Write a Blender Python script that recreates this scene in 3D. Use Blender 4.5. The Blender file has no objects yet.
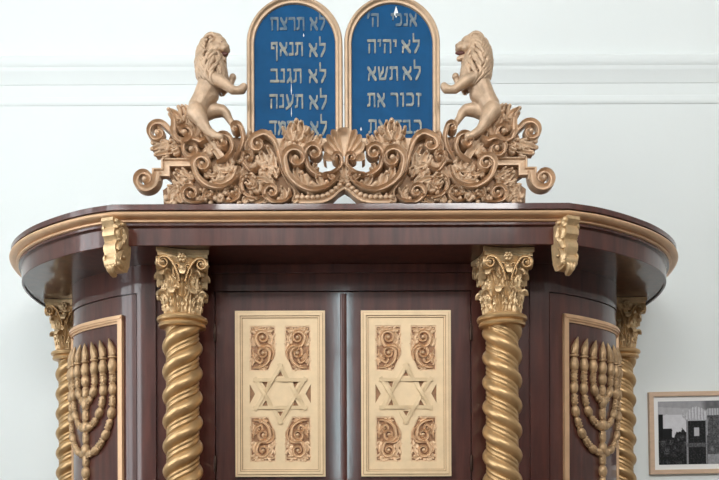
import bpy, bmesh, math, random
from mathutils import Vector, Matrix
R = random.Random(7)
PI = math.pi
sc = bpy.context.scene
COL = sc.collection

# ------------------------------------------------------------------ mesh builder
class MB:
    def __init__(s): s.v = []; s.f = []
    def add(s, vs, fs):
        b = len(s.v); s.v += [tuple(p) for p in vs]; s.f += [tuple(i + b for i in f) for f in fs]
    def box(s, x0, x1, y0, y1, z0, z1):
        s.add([(x0,y0,z0),(x1,y0,z0),(x1,y1,z0),(x0,y1,z0),(x0,y0,z1),(x1,y0,z1),(x1,y1,z1),(x0,y1,z1)],
              [(0,3,2,1),(4,5,6,7),(0,1,5,4),(1,2,6,5),(2,3,7,6),(3,0,4,7)])
    def grid(s, rows, closed=False, caps=False):
        n = len(rows); m = len(rows[0]); vs = [p for r in rows for p in r]; fs = []
        for i in range(n - 1):
            for j in range(m if closed else m - 1):
                k = (j + 1) % m
                fs.append((i*m+j, i*m+k, (i+1)*m+k, (i+1)*m+j))
        if caps:
            fs.append(tuple(range(m - 1, -1, -1))); fs.append(tuple((n-1)*m + j for j in range(m)))
        s.add(vs, fs)
    def ball(s, c, r, sub=8, mat=None):
        if not hasattr(r, '__len__'): r = (r, r, r)
        rows = []
        for i in range(sub + 1):
            a = PI * i / sub; a = min(max(a, 0.02), PI - 0.02)
            rows.append([(c[0] + r[0]*math.sin(a)*math.cos(2*PI*j/(2*sub)), c[1] + r[1]*math.sin(a)*math.sin(2*PI*j/(2*sub)),
                          c[2] + r[2]*math.cos(a)) for j in range(2*sub)])
        s.grid(rows, True, True)
    def lathe(s, prof, seg=40, c=(0, 0)):
        s.grid([[(c[0]+r*math.cos(2*PI*j/seg), c[1]+r*math.sin(2*PI*j/seg), z) for j in range(seg)] for r, z in prof], True, True)
    def tube(s, pts, rad, seg=10):
        pts = [Vector(p) for p in pts]; n = len(pts)
        up = Vector((0.13, -0.91, 0.31)); rows = []
        for i, p in enumerate(pts):
            t = (pts[min(i+1, n-1)] - pts[max(i-1, 0)]).normalized()
            a = t.cross(up)
            if a.length < 1e-4: a = t.cross(Vector((1, 0, 0)))
            a.normalize(); b = t.cross(a)
            r = rad(i/(n-1)) if callable(rad) else (rad[i] if hasattr(rad, '__len__') else rad)
            rows.append([p + (a*math.cos(2*PI*j/seg) + b*math.sin(2*PI*j/seg))*r for j in range(seg)])
        s.grid(rows, True, True)
    def strip(s, frames, w, h, us, back):
        """frames: (point, side, out); cross-section height h(t,u) above point along out, closed at the back"""
        n = len(frames); rows = []
        for i, (p, N, O) in enumerate(frames):
            t = i/(n-1); ww = max(w(t), 1e-5)
            row = [p + N*(u*ww) + O*h(t, u) for u in us]
            row += [p + N*(us[-1]*ww) - O*back, p + N*(us[0]*ww) - O*back]
            rows.append(row)
        s.grid(rows, True, True)
    def prism(s, poly, y0, y1):
        n = len(poly)
        s.add([(x, y0, z) for x, z in poly] + [(x, y1, z) for x, z in poly],
              [tuple(range(n)), tuple(range(2*n-1, n-1, -1))] + [(i, n+i, n+(i+1) % n, (i+1) % n) for i in range(n)])
    def slab(s, poly, z0, z1):
        n = len(poly)
        s.add([(x, y, z0) for x, y in poly] + [(x, y, z1) for x, y in poly],
              [tuple(range(n)), tuple(range(2*n-1, n-1, -1))] + [(i, n+i, n+(i+1) % n, (i+1) % n) for i in range(n)])
    def pierced(s, loops, y0, y1):
        """flat plate in the x/z plane: first loop the outline, the rest holes"""
        bm = bmesh.new(); es = []
        for lp in loops:
            vs = [bm.verts.new((x, y0, z)) for x, z in lp]
            for i in range(len(vs)): es.append(bm.edges.new((vs[i], vs[(i+1) % len(vs)])))
        bmesh.ops.triangle_fill(bm, edges=es, use_beauty=True, use_dissolve=False)
        bm.verts.index_update()
        vs = [v.co.copy() for v in bm.verts]; fs = [[v.index for v in f.verts] for f in bm.faces]
        bm.free(); n = len(vs)
        s.add(vs + [Vector((v.x, y1, v.z)) for v in vs], [tuple(f) for f in fs] + [tuple(n+i for i in f[::-1]) for f in fs])
        for lp in loops:
            m = len(lp)
            s.add([(x, y0, z) for x, z in lp] + [(x, y1, z) for x, z in lp], [(i, m+i, m+(i+1) % m, (i+1) % m) for i in range(m)])
    def xform(s, f): s.v = [tuple(f(Vector(p))) for p in s.v]; return s
    def mirror(s): s.v = [(-x, y, z) for x, y, z in s.v]; s.f = [f[::-1] for f in s.f]; return s
    def mesh(s, name, mat, smooth=35):
        me = bpy.data.meshes.new(name); me.from_pydata(s.v, [], s.f); me.update()
        bm = bmesh.new(); bm.from_mesh(me)
        bmesh.ops.remove_doubles(bm, verts=bm.verts, dist=1e-6)
        bmesh.ops.recalc_face_normals(bm, faces=bm.faces); bm.to_mesh(me); bm.free()
        if smooth:
            for p in me.polygons: p.use_smooth = True
            me.set_sharp_from_angle(angle=math.radians(smooth))
        me.materials.append(mat)
        return me
    def obj(s, name, mat, parent=None, loc=(0, 0, 0), rz=0, smooth=35, label=None):
        return link(name, s.mesh(name, mat, smooth), parent, loc, rz, label)

def link(name, me, parent=None, loc=(0, 0, 0), rz=0, label=None):
    o = bpy.data.objects.new(name, me); COL.objects.link(o)
    o.parent = parent; o.location = loc; o.rotation_euler = (0, 0, rz)
    if label: o['label'] = label
    return o
def thing(name, label, cat, loc=(0, 0, 0), group=None):
    o = link(name, None, None, loc); o['label'] = label; o['category'] = cat
    if group: o['group'] = group
    return o
def struct(o): o['kind'] = 'structure'; return o

def catmull(pts, n=8):
    P = [Vector(p) for p in pts]; P = [P[0]*2 - P[1]] + P + [P[-1]*2 - P[-2]]; out = []
    for i in range(1, len(P) - 2):
        a, b, c, d = P[i-1:i+3]
        for k in range(n):
            t = k/n
            out.append(0.5*((2*b) + (c-a)*t + (2*a-5*b+4*c-d)*t*t + (3*b-a-3*c+d)*t**3))
    out.append(P[-2]); return out
def resample(pts, n):
    L = [0.0]
    for a, b in zip(pts, pts[1:]): L.append(L[-1] + (b-a).length)
    out = []; j = 0
    for i in range(n):
        s = L[-1]*i/(n-1)
        while j < len(L) - 2 and L[j+1] < s: j += 1
        t = (s - L[j])/max(L[j+1]-L[j], 1e-9); out.append(pts[j].lerp(pts[j+1], min(t, 1)))
    return out

# ------------------------------------------------------------------ materials
def mat(name, base, rough=0.5, metal=0.0, coat=0.0, coat_rough=0.1, var=0.0, vscale=8.0, bump=0.0, bscale=60.0, dark=None, stretch=None, rvar=0.0, spec=0.5):
    m = bpy.data.materials.new(name); m.use_nodes = True; nt = m.node_tree; b = nt.nodes['Principled BSDF']
    b.inputs['Base Color'].default_value = (*base, 1); b.inputs['Roughness'].default_value = rough; b.inputs['Metallic'].default_value = metal
    b.inputs['Coat Weight'].default_value = coat; b.inputs['Coat Roughness'].default_value = coat_rough
    b.inputs['Specular IOR Level'].default_value = spec
    tc = nt.nodes.new('ShaderNodeTexCoord'); src = tc.outputs['Object']
    if stretch:
        mp = nt.nodes.new('ShaderNodeMapping'); mp.inputs['Scale'].default_value = stretch
        nt.links.new(src, mp.inputs['Vector']); src = mp.outputs['Vector']
    if var or dark:
        n = nt.nodes.new('ShaderNodeTexNoise'); n.inputs['Scale'].default_value = vscale; n.inputs['Detail'].default_value = 5; n.inputs['Roughness'].default_value = 0.6
        nt.links.new(src, n.inputs['Vector'])
        cr = nt.nodes.new('ShaderNodeValToRGB'); cr.color_ramp.elements[0].position = 0.32; cr.color_ramp.elements[1].position = 0.68
        d = dark or tuple(c*(1-var) for c in base)
        cr.color_ramp.elements[0].color = (*d, 1); cr.color_ramp.elements[1].color = (*base, 1)
        nt.links.new(n.outputs['Fac'], cr.inputs['Fac']); nt.links.new(cr.outputs['Color'], b.inputs['Base Color'])
        if rvar:
            mr = nt.nodes.new('ShaderNodeMapRange'); mr.inputs['To Min'].default_value = rough - rvar; mr.inputs['To Max'].default_value = rough + rvar
            nt.links.new(n.outputs['Fac'], mr.inputs['Value']); nt.links.new(mr.outputs['Result'], b.inputs['Roughness'])
    if bump:
        n2 = nt.nodes.new('ShaderNodeTexNoise'); n2.inputs['Scale'].default_value = bscale; n2.inputs['Detail'].default_value = 3
        nt.links.new(src, n2.inputs['Vector'])
        bp = nt.nodes.new('ShaderNodeBump'); bp.inputs['Strength'].default_value = bump; bp.inputs['Distance'].default_value = 0.004
        nt.links.new(n2.outputs['Fac'], bp.inputs['Height']); nt.links.new(bp.outputs['Normal'], b.inputs['Normal'])
        if coat: nt.links.new(bp.outputs['Normal'], b.inputs['Coat Normal'])
    return m

M = {}
M['wall'] = mat('white_plaster', (0.785, 0.83, 0.825), 0.8, var=0.02, vscale=1.3, bump=0.05, bscale=40)
M['ceiling'] = mat('ceiling_paint', (0.55, 0.54, 0.52), 0.85, var=0.02)
M['floor'] = mat('dark_parquet', (0.17, 0.11, 0.075), 0.5, var=0.25, vscale=3)
M['hall'] = mat('tan_plaster', (0.46, 0.44, 0.42), 0.8, var=0.05, vscale=1.5)
M['wood'] = mat('mahogany_lacquer', (0.096, 0.027, 0.0185), 0.34, coat=0.75, coat_rough=0.07, dark=(0.045, 0.011, 0.008), vscale=5, stretch=(6, 6, 0.6), bump=0.035, bscale=2.2, spec=0.3)
M['crest'] = mat('antique_gold_carving', (0.66, 0.455, 0.295), 0.42, 0.22, var=0.30, vscale=28, bump=0.25, bscale=220, rvar=0.08)
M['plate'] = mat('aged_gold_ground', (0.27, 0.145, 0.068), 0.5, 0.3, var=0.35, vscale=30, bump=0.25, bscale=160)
M['lion'] = mat('antique_gold_lion', (0.61, 0.425, 0.28), 0.42, 0.22, var=0.35, vscale=26, bump=0.2, bscale=200, rvar=0.08)
M['gold'] = mat('burnished_gold', (0.60, 0.385, 0.185), 0.34, 0.62, var=0.18, vscale=18, bump=0.06, bscale=120, rvar=0.06)
M['capital'] = mat('capital_gold', (0.69, 0.485, 0.27), 0.40, 0.55, var=0.28, vscale=40, bump=0.2, bscale=200, rvar=0.08)
M['mould'] = mat('moulding_gold', (0.74, 0.47, 0.275), 0.40, 0.35, var=0.15, vscale=14, bump=0.05, bscale=90)
M['pale'] = mat('pale_gold_paint', (0.80, 0.60, 0.37), 0.45, 0.15, var=0.10, vscale=22, bump=0.05, bscale=100)
M['star'] = mat('worn_gold_star', (0.70, 0.52, 0.31), 0.45, 0.15, var=0.12, vscale=30)
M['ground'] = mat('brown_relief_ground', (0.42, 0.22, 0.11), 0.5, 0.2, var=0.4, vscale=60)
M['relief'] = mat('relief_gold', (0.80, 0.55, 0.34), 0.42, 0.2, var=0.2, vscale=40)
M['side'] = mat('side_panel_gold', (0.56, 0.365, 0.195), 0.42, 0.42, var=0.35, vscale=45, bump=0.5, bscale=110)
M['rim'] = mat('tablet_frame_gold', (0.53, 0.37, 0.24), 0.42, 0.3, var=0.2, vscale=20)
M['blue'] = mat('blue_paint', (0.0035, 0.075, 0.20), 0.5, var=0.22, vscale=9, spec=0.12)
M['letter'] = mat('worn_gold_leaf', (0.31, 0.285, 0.21), 0.5, 0.2, dark=(0.08, 0.14, 0.19), vscale=38)
M['letter_faded'] = mat('faded_gold_leaf', (0.15, 0.17, 0.17), 0.5, 0.1, dark=(0.035, 0.10, 0.17), vscale=38)
M['tongue'] = mat('dark_red_paint', (0.12, 0.04, 0.03), 0.5)
M['iron'] = mat('dark_brass', (0.06, 0.035, 0.025), 0.4, 0.8)
M['oak'] = mat('pale_oak', (0.66, 0.47, 0.33), 0.5, var=0.15, vscale=6, stretch=(3, 3, 14))
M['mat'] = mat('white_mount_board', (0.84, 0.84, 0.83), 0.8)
M['glaze'] = mat('window_glazing', (1, 1, 1), 0.05)
M['white_wood'] = mat('white_gloss_joinery', (0.8, 0.8, 0.78), 0.4)
nt = M['glaze'].node_tree
tr = nt.nodes.new('ShaderNodeBsdfTransparent'); gl = nt.nodes.new('ShaderNodeBsdfGlossy'); gl.inputs['Roughness'].default_value = 0.02
mx = nt.nodes.new('ShaderNodeMixShader'); mx.inputs[0].default_value = 0.05
nt.links.new(tr.outputs[0], mx.inputs[1]); nt.links.new(gl.outputs[0], mx.inputs[2]); nt.links.new(mx.outputs[0], nt.nodes['Material Output'].inputs['Surface'])

# ------------------------------------------------------------------ camera (a level portrait picture cut to its upper half)
F = 690.0; EYE = 1.55; CX = 359.5; CY = 480.0
cam = bpy.data.cameras.new('camera'); co = bpy.data.objects.new('camera', cam); COL.objects.link(co)
cam.sensor_fit = 'HORIZONTAL'; cam.sensor_width = 36; cam.lens = 36*F/719; cam.shift_y = 240/719
co.matrix_world = Matrix.Translation((0, 0, EYE)) @ Matrix.Rotation(math.radians(90), 4, 'X') @ Matrix.Rotation(math.radians(-0.2), 4, 'Z')
cam.clip_start = 0.05; sc.camera = co
XC = -0.068      # centre line of the ark

# ------------------------------------------------------------------ room
WB = 3.75; X0, X1, Y0, H = -3.4, 4.4, -3.4, 6.3
mb = MB(); mb.box(X0, X1, Y0, WB, -0.1, 0); struct(mb.obj('floor', M['floor'], smooth=0))
mb = MB(); mb.box(X0, X1, Y0, WB, H, H+0.1); struct(mb.obj('ceiling', M['ceiling'], smooth=0))
mb = MB(); mb.box(X0, X1, WB, WB+0.15, -0.1, H+0.1); struct(mb.obj('wall_back', M['wall'], smooth=0))
mb = MB(); mb.box(X1, X1+0.15, Y0, WB, -0.1, H+0.1); struct(mb.obj('wall_right', M['hall'], smooth=0))
LW = [(-1.0, 0.8, 1.2, 4.6), (1.2, 2.3, 1.2, 4.6)]        # openings of the left wall (y0,y1,z0,z1)
RW = [(-0.36, -0.08, 1.5, 4.12), (-3.0, -0.6, 5.0, 5.9), (0.2, 3.8, 5.0, 5.9)]                            # openings of the wall facing the ark, high pair added to light its front (x0,x1,z0,z1)
def rect(a0, a1, b0, b1): return [(a0, b0), (a1, b0), (a1, b1), (a0, b1)]
mb = MB(); mb.pierced([rect(Y0, WB, -0.1, H+0.1)] + [rect(*w) for w in LW], 0, 0.15)
mb.xform(lambda p: Vector((X0 - p.y, p.x, p.z))); struct(mb.obj('wall_left', M['wall'], smooth=0))
mb = MB(); mb.pierced([rect(X0-0.15, X1+0.15, -0.1, H+0.1)] + [rect(*w) for w in RW], 0, 0.15)
mb.xform(lambda p: Vector((p.x, Y0 - p.y, p.z))); struct(mb.obj('wall_front', M['hall'], smooth=0))
def window(name, w, f):
    a0, a1, b0, b1 = w; t = 0.05
    mb = MB(); mb.pierced([rect(a0, a1, b0, b1), rect(a0+t, a1-t, b0+t, b1-t)], 0.05, 0.11)
    am = (a0+a1)/2; bs = b0 + (b1-b0)*0.68
    mb.box(am-0.015, am+0.015, 0.06, 0.10, b0+t, b1-t); mb.box(a0+t, a1-t, 0.06, 0.10, bs-0.02, bs+0.02)
    o = struct(mb.xform(f).obj(name, M['white_wood'], smooth=0))
    g = MB(); g.box(a0+t, a1-t, 0.078, 0.082, b0+t, b1-t); g.xform(f).obj('window_pane', M['glaze'], o, smooth=0)
for i, w in enumerate(LW): window('window_%d' % (i+1), w, lambda p: Vector((X0 - p.y, p.x, p.z)))
for i, w in enumerate(RW): window('window_%d' % (i+3), w, lambda p: Vector((p.x, Y0 - p.y, p.z)))  # the two high windows are unseen, added for light on the ark front
def wall_trim(name, prof):
    mb = MB(); n = len(prof)
    mb.grid([[(x, WB - e, z) for e, z in prof] for x in (X0, X1)], True, True)
    struct(mb.obj(name, M['wall'], smooth=30))
wall_trim('trim_1', [(0, 3.70), (0.004, 3.703), (0.008, 3.72), (0.016, 3.745), (0.022, 3.76), (0.024, 3.765), (0.024, 3.785), (0.028, 3.79), (0.032, 3.80), (0.034, 3.815), (0.034, 3.83), (0.028, 3.842), (0.018, 3.85), (0, 3.858)])
wall_trim('trim_2', [(0, 3.588), (0.004, 3.589), (0.008, 3.597), (0.009, 3.606), (0.006, 3.616), (0.005, 3.628), (0.003, 3.634), (0, 3.637)])
mb = MB(); mb.box(X0, X1, WB-0.02, WB, 0, 0.14); struct(mb.obj('baseboard_back', M['white_wood'], smooth=0))

# ------------------------------------------------------------------ the ark: case, cornice, doors
ark = thing('torah_ark', 'large dark mahogany ark cabinet with double doors, curved wings and gilt cornice', 'cabinet', (XC, 0, 0))
SOF, TOP, DOORZ = 2.456, 2.600, 2.354
def half_to_full(pts): return [(-x, y) for x, y in pts[::-1]] + [(x, y) for x, y in pts]
corn = [tuple(p) for p in catmull([(0.86, 2.66), (0.98, 2.702), (1.12, 2.780), (1.27, 2.890), (1.40, 3.03), (1.49, 3.19), (1.545, 3.37), (1.57, 3.55), (1.575, 3.745)], 6)]
CORN = half_to_full(corn)
bodyc = [tuple(p) for p in catmull([(0.78, 2.93), (0.88, 2.941), (0.975, 2.984), (1.09, 3.062), (1.19, 3.145), (1.265, 3.24), (1.295, 3.33), (1.288, 3.44), (1.272, 3.55)], 8)]
BODY = half_to_full([(0.70, 2.93), (0.76, 2.93)] + bodyc + [(1.272, 3.74)])
def offset(poly, e):
    P = [Vector(p) for p in poly]; out = []
    for i, p in enumerate(P):
        d1 = (P[i]-P[i-1]).normalized() if i else (P[1]-P[0]).normalized()
        d2 = (P[i+1]-P[i]).normalized() if i < len(P)-1 else d1
        n1 = Vector((d1.y, -d1.x)); n2 = Vector((d2.y, -d2.x)); n = (n1+n2); n /= max(n.dot(n1), 0.3)
        out.append((p + n*e)[:])
    return out
def sweep_plan(poly, prof):
    mb = MB(); rows = []
    offs = {e: offset(poly, e) for e, z in prof}
    for i in range(len(poly)): rows.append([(*offs[e][i], z) for e, z in prof])
    mb.grid(rows, True, True); return mb
# case: solid footprint with a shallow recess for the doors
DW = 0.545
foot = [p for p in BODY if p[0] < 0] + [(-DW, 2.93), (-DW, 2.965), (DW, 2.965), (DW, 2.93)] + [p for p in BODY if p[0] > 0]
mb = MB(); mb.slab(foot, 0, SOF+0.01); mb.box(-DW, DW, 2.93, 2.97, DOORZ, SOF+0.008); mb.box(-DW, DW, 2.93, 2.97, 0, 0.3)
mb.obj('case', M['wood'], ark, smooth=25)
mb = MB(); mb.box(-0.56, 0.56, 2.915, 2.93, 2.427, SOF+0.006); mb.obj('lintel_rail', M['wood'], ark, smooth=0)
mb = MB(); mb.slab(offset(CORN, -0.012), SOF+0.008, SOF+0.03); mb.obj('soffit', M['wood'], ark, smooth=25)
sweep_plan(CORN, [(-0.010, SOF), (-0.002, SOF), (0, SOF+0.002), (0, 2.522), (0.004, 2.526), (0.010, 2.527), (0.012, 2.529), (0.012, 2.541), (-0.03, 2.541), (-0.03, SOF+0.012), (-0.010, SOF+0.012)]).obj('fascia', M['wood'], ark, smooth=30)
arc = [(0.028 + 0.022*math.sin(a), 2.5625 - 0.0115*math.cos(a)) for a in [PI*k/8 for k in range(9)]]
sweep_plan(CORN, [(-0.03, 2.539), (0.016, 2.539), (0.021, 2.541), (0.022, 2.546), (0.019, 2.550)] + arc + [(0.026, 2.578), (-0.03, 2.578)]).obj('cornice_moulding', M['mould'], ark, smooth=40, label='gilt half-round cornice moulding')
sweep_top = offset(CORN, 0.044)
mb = MB(); mb.slab(sweep_top, 2.577, TOP-0.004); mb.slab(offset(CORN, 0.040), TOP-0.004, TOP); mb.obj('top_board', M['wood'], ark, smooth=25)

# surface of the curved wing: arclength u from the near edge of the carved panel, height z
class Wing:
    def __init__(s, pts):
        s.P = resample([Vector((*p, 0)) for p in pts], 160); s.L = [0.0]
        for a, b in zip(s.P, s.P[1:]): s.L.append(s.L[-1] + (b-a).length)
    def at(s, l):
        l = max(0, min(l, s.L[-1] - 1e-6)); n = len(s.P); k = min(int(l/s.L[-1]*(n-1)), n-2)
        f = (l - s.L[k])/(s.L[k+1]-s.L[k]); p = s.P[k].lerp(s.P[k+1], f)
        t = (s.P[min(k+2, n-1)] - s.P[max(k-1, 0)]).normalized(); return p, t, Vector((t.y, -t.x, 0))
    def pt(s, l, z, e): p, t, n = s.at(l); q = p + n*e; return Vector((q.x, q.y, z))
wing = Wing(bodyc + [(1.272, 3.70)])
U0 = 0.162; UD = 0.098; UW = 0.53; UC = 0.420
def wing_strip(l0, l1, z0, z1, e0, e1, n=24):
    mb = MB(); rows = []
    for i in range(n+1):
        l = l0 + (l1-l0)*i/n
        rows.append([wing.pt(l, z0, e0), wing.pt(l, z0, e1), wing.pt(l, z1, e1), wing.pt(l, z1, e0)])
    mb.grid(rows, True, True); return mb
def wing_join(list_):
    m = MB()
    for x in list_: m.add(x.v, x.f)
    return m
PZ1, PZ0 = 2.259, 1.20
def menorah_mesh():
    mb = MB()
    def tube(path, rad, seg=10): mb.tube(path, rad, seg)
    rr = random.Random(3)
    def beaded(path, n_per=0.052, base=0.0115):
        P = resample([Vector(p) for p in path], max(30, int(len(path)*3)))
        L = sum((b-a).length for a, b in zip(P, P[1:])); nb = max(3, round(L/n_per)); N = nb*10
        P = resample(P, N+1)
        Q = [wing.pt(p.x, p.y, 0.014) for p in P]
        def rad(t):
            s = t*nb % 1; k = int(t*nb)
            return base*0.75 + (0.0105 if k % 2 else 0.0060)*max(0, math.sin(PI*s))**0.6
        tube(Q, rad, 10)
        for i in range(N):                              # carved leaf husks between the beads
            if (int(i/10) % 2) == 0 and i % 3 == 0:
                for sd in (-1, 1):
                    d = (P[i+1]-P[i]).normalized(); nrm = Vector((-d.y, d.x, 0))*sd
                    a = P[i] + nrm*0.006; b = P[i] + d*0.012 + nrm*0.0175
                    mb.tube([wing.pt(a.x, a.y, 0.014), wing.pt((a.x+b.x)/2, (a.y+b.y)/2, 0.021), wing.pt(b.x, b.y, 0.014)], [0.0065, 0.0055, 0.001], 6)
    zc = 2.022; VR = {0.200: 0.25, 0.137: 0.17, 0.073: 0.092}
    for rad, zb in ((0.200, 1.665), (0.137, 1.785), (0.073, 1.90)):
        path = []
        for k in range(25):
            a = PI*k/24; path.append((UC + rad*math.cos(a), zb + VR[rad] - VR[rad]*math.sin(a), 0))
        for sgn in (1, -1):
            half = path[:13] if sgn == 1 else path[12:][::-1]
            full = [(UC + sgn*rad, zc, 0)] + [(UC + sgn*rad, zc - (zc - (zb + VR[rad]))*f, 0) for f in (0.33, 0.66)] + half
            beaded(full)
    beaded([(UC, 1.20, 0), (UC, 1.45, 0), (UC, 1.7, 0), (UC, zc, 0)], 0.05, 0.0145)
    for k in range(-3, 4):                              # cups and flames
        l = UC + (0, 0.073, 0.137, 0.200)[abs(k)]*(1 if k > 0 else -1)
        prof = [(-0.03, 0.012), (-0.015, 0.009), (-0.008, 0.015), (0.0, 0.010), (0.01, 0.017), (0.03, 0.0205), (0.05, 0.016), (0.06, 0.011), (0.064, 0.019), (0.07, 0.019), (0.073, 0.012)]
        tube([wing.pt(l, zc - 0.005 + a, 0.016) for a, r in prof], [r for a, r in prof], 12)
        lean = 0.022*(1 if k < 0 else -1 if k > 0 else 0.3)
        fl = [(0, 0.011), (0.015, 0.0165), (0.035, 0.016), (0.055, 0.011), (0.080, 0.002)]
        tube([wing.pt(l + lean*(a/0.05)**1.5*0.6, zc + 0.066 + a, 0.015) for a, r in fl], [r for a, r in fl], 10)
        for s2 in (-1, 1):
            tube([wing.pt(l + s2*0.012*(1-a/0.09) + lean*(a/0.05)**1.5*0.6, zc + 0.070 + a, 0.021) for a in (0, 0.02, 0.04, 0.058)], [0.005, 0.006, 0.004, 0.001], 8)
    return mb
men = menorah_mesh(); fw = 0.024
side_parts = []
dm = wing_strip(UD, U0 + UW + 0.035, 0.3, 2.342, -0.01, 0.007, 40)
fr = wing_join([wing_strip(U0, U0+UW, PZ1-fw, PZ1, 0, 0.020, 40), wing_strip(U0, U0+UW, PZ0, PZ0+fw, 0, 0.020, 40),
                wing_strip(U0, U0+fw, PZ0, PZ1, 0, 0.020, 3), wing_strip(U0+UW-fw, U0+UW, PZ0, PZ1, 0, 0.020, 3),
                wing_strip(U0+fw, U0+UW-fw, PZ1-fw-0.009, PZ1-fw, 0, 0.013, 40), wing_strip(U0+fw, U0+fw+0.008, PZ0, PZ1-fw, 0, 0.013, 3),
                wing_strip(U0+0.005, U0+UW-0.005, PZ1-0.016, PZ1-0.006, 0.02, 0.024, 40)])
hd = wing_join([wing_strip(0.012, wing.L[-1]-0.03, 2.3465, SOF+0.008, -0.01, 0.011, 60), wing_strip(0.012, UD-0.005, 0.3, 2.347, -0.01, 0.011, 8)])
for sgn in (1, -1):
    def clone(m):
        c = MB(); c.v = list(m.v); c.f = list(m.f)
        return c.mirror() if sgn < 0 else c
    sd = clone(dm).obj('side_door', M['wood'], ark, smooth=25)
    clone(hd).obj('door_surround', M['wood'], ark, smooth=25)
    clone(fr).obj('panel_frame', M['mould'], sd, smooth=25, label='gilt curved panel frame')
    clone(men).obj('menorah_carving', M['side'], sd, label='carved gilt seven-branched menorah with beaded arms')

# carved brackets at the two corners of the cornice
def bracket():
    side = [(0, 0.115), (0.072, 0.115), (0.075, 0.10), (0.066, 0.088), (0.060, 0.078), (0.064, 0.066), (0.068, 0.055), (0.066, 0.040), (0.056, 0.030), (0.052, 0.022),
            (0.056, 0.012), (0.062, 0.0), (0.062, -0.018), (0.056, -0.034), (0.052, -0.045), (0.058, -0.056), (0.060, -0.072), (0.054, -0.088), (0.042, -0.098), (0.02, -0.104), (-0.006, -0.10), (-0.02, -0.07), (-0.03, 0.0), (-0.03, 0.115)]
    n = len(side); mb = MB(); w = 0.027
    mb.add([(x, -f, z) for x in (-w, w) for f, z in side], [tuple(range(n)), tuple(range(2*n-1, n-1, -1))] + [(i, n+i, n+(i+1) % n, (i+1) % n) for i in range(n)])
    return mb
def side_leaf(sx):
    mb = MB()
    def fr_(pts, n=16):
        P = resample(catmull([(0, -f, z) for f, z in pts], 6), n); out = []
        for i, p in enumerate(P):
            t = (P[min(i+1, n-1)] - P[max(i-1, 0)]).normalized(); O = Vector((sx, 0, 0)); out.append((p + O*0.026, t.cross(O), O))
        return out
    us = [-1, -0.6, -0.2, 0, 0.2, 0.6, 1]
    def leaf(pts, W): mb.strip(fr_(pts), lambda t: W*(math.sin(PI*min(t*0.9+0.1, 1)))**0.7*(0.75+0.25*abs(math.sin(3*PI*t))), lambda t, u: 0.004+0.007*(1-u*u)-0.004*(abs(u) < 0.1), us, 0.004)
    leaf([(0.02, -0.09), (0.045, -0.06), (0.035, -0.03), (0.02, -0.01)], 0.017)
    leaf([(0.05, -0.02), (0.03, 0.02), (0.05, 0.05), (0.035, 0.08)], 0.016)
    leaf([(0.02, 0.02), (0.01, 0.05), (0.022, 0.08)], 0.014)
    leaf([(0.06, 0.07), (0.05, 0.09), (0.06, 0.11)], 0.014)
    for f, z, r in ((0.04, -0.075, 0.014), (0.042, 0.028, 0.010), (0.055, 0.10, 0.011), (0.02, 0.10, 0.010), (0.015, -0.04, 0.009)): mb.ball((sx*0.028, -f, z), (0.010, r, r), 6)
    return mb
def front_leaf():
    mb = MB(); pts = [(0.050, -0.075), (0.058, -0.092), (0.050, -0.112), (0.030, -0.125)]
    P = resample(catmull([(0, -f, z) for f, z in pts], 6), 14); fr_ = []
    for i, p in enumerate(P):
        t = (P[min(i+1, 13)] - P[max(i-1, 0)]).normalized(); N = Vector((1, 0, 0)); fr_.append((p, N, N.cross(t)*-1 if True else N))
    mb.strip(fr_, lambda t: 0.024*(1-0.6*t)*(0.8+0.2*abs(math.sin(3*PI*t))), lambda t, u: 0.004+0.006*math.cos(3*PI*u)*0.4, [-1, -0.7, -0.35, 0, 0.35, 0.7, 1], 0.008)
    return mb
for sgn in (-1, 1):
    b = bracket().xform(lambda p: Vector((p.x, p.y, p.z*0.88))).obj('bracket', M['capital'], ark, (sgn*0.850, 2.655, 2.437), sgn*math.radians(20), smooth=40, label='gilt carved scroll bracket on the cornice corner')
    sq = lambda p: Vector((p.x, p.y, p.z*0.88))
    side_leaf(-1).xform(sq).obj('bracket_leaf', M['capital'], b); side_leaf(1).xform(sq).obj('bracket_leaf', M['capital'], b); front_leaf().xform(sq).obj('bracket_tip', M['capital'], b)

# ---------- doors with the pale gold panels
PW, PH = 0.381, 0.703; PZC = (2.268+1.565)/2
S5 = 2.93/F                              # one photo pixel on the door plane
def band(mb, pts, n, w, hf, back, us, y0, m=1):
    """planar strip in x/z lying on plane y0, rising towards -y"""
    P = resample([Vector((p[0]*m, y0, p[1])) for p in pts], n); fr_ = []
    for i, p in enumerate(P):
        t = (P[min(i+1, n-1)] - P[max(i-1, 0)]).normalized(); O = Vector((0, -1, 0)); fr_.append((p, t.cross(O), O))
    mb.strip(fr_, w, hf, us, back)
US = [-1, -0.82, -0.55, -0.2, 0.2, 0.55, 0.82, 1]
def h_scroll(h):
    tab = {1.0: 0.15, 0.82: 1.0, 0.55: 0.62, 0.2: 0.42}
    return lambda t, u: h*tab[min(tab, key=lambda k: abs(k-abs(u)))]
def h_dome(h): return lambda t, u: h*max(0, 1-u*u)**0.5 + h*0.1
def h_leaf(h, nv=3): return lambda t, u: h*(0.35 + 0.65*(1-u*u) + 0.22*math.cos(nv*2*PI*u) - (0.25 if abs(u) < 0.05 else 0)) * (0.75 + 0.5*t*t)
UL = [-1, -0.75, -0.5, -0.25, 0, 0.25, 0.5, 0.75, 1]
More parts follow.
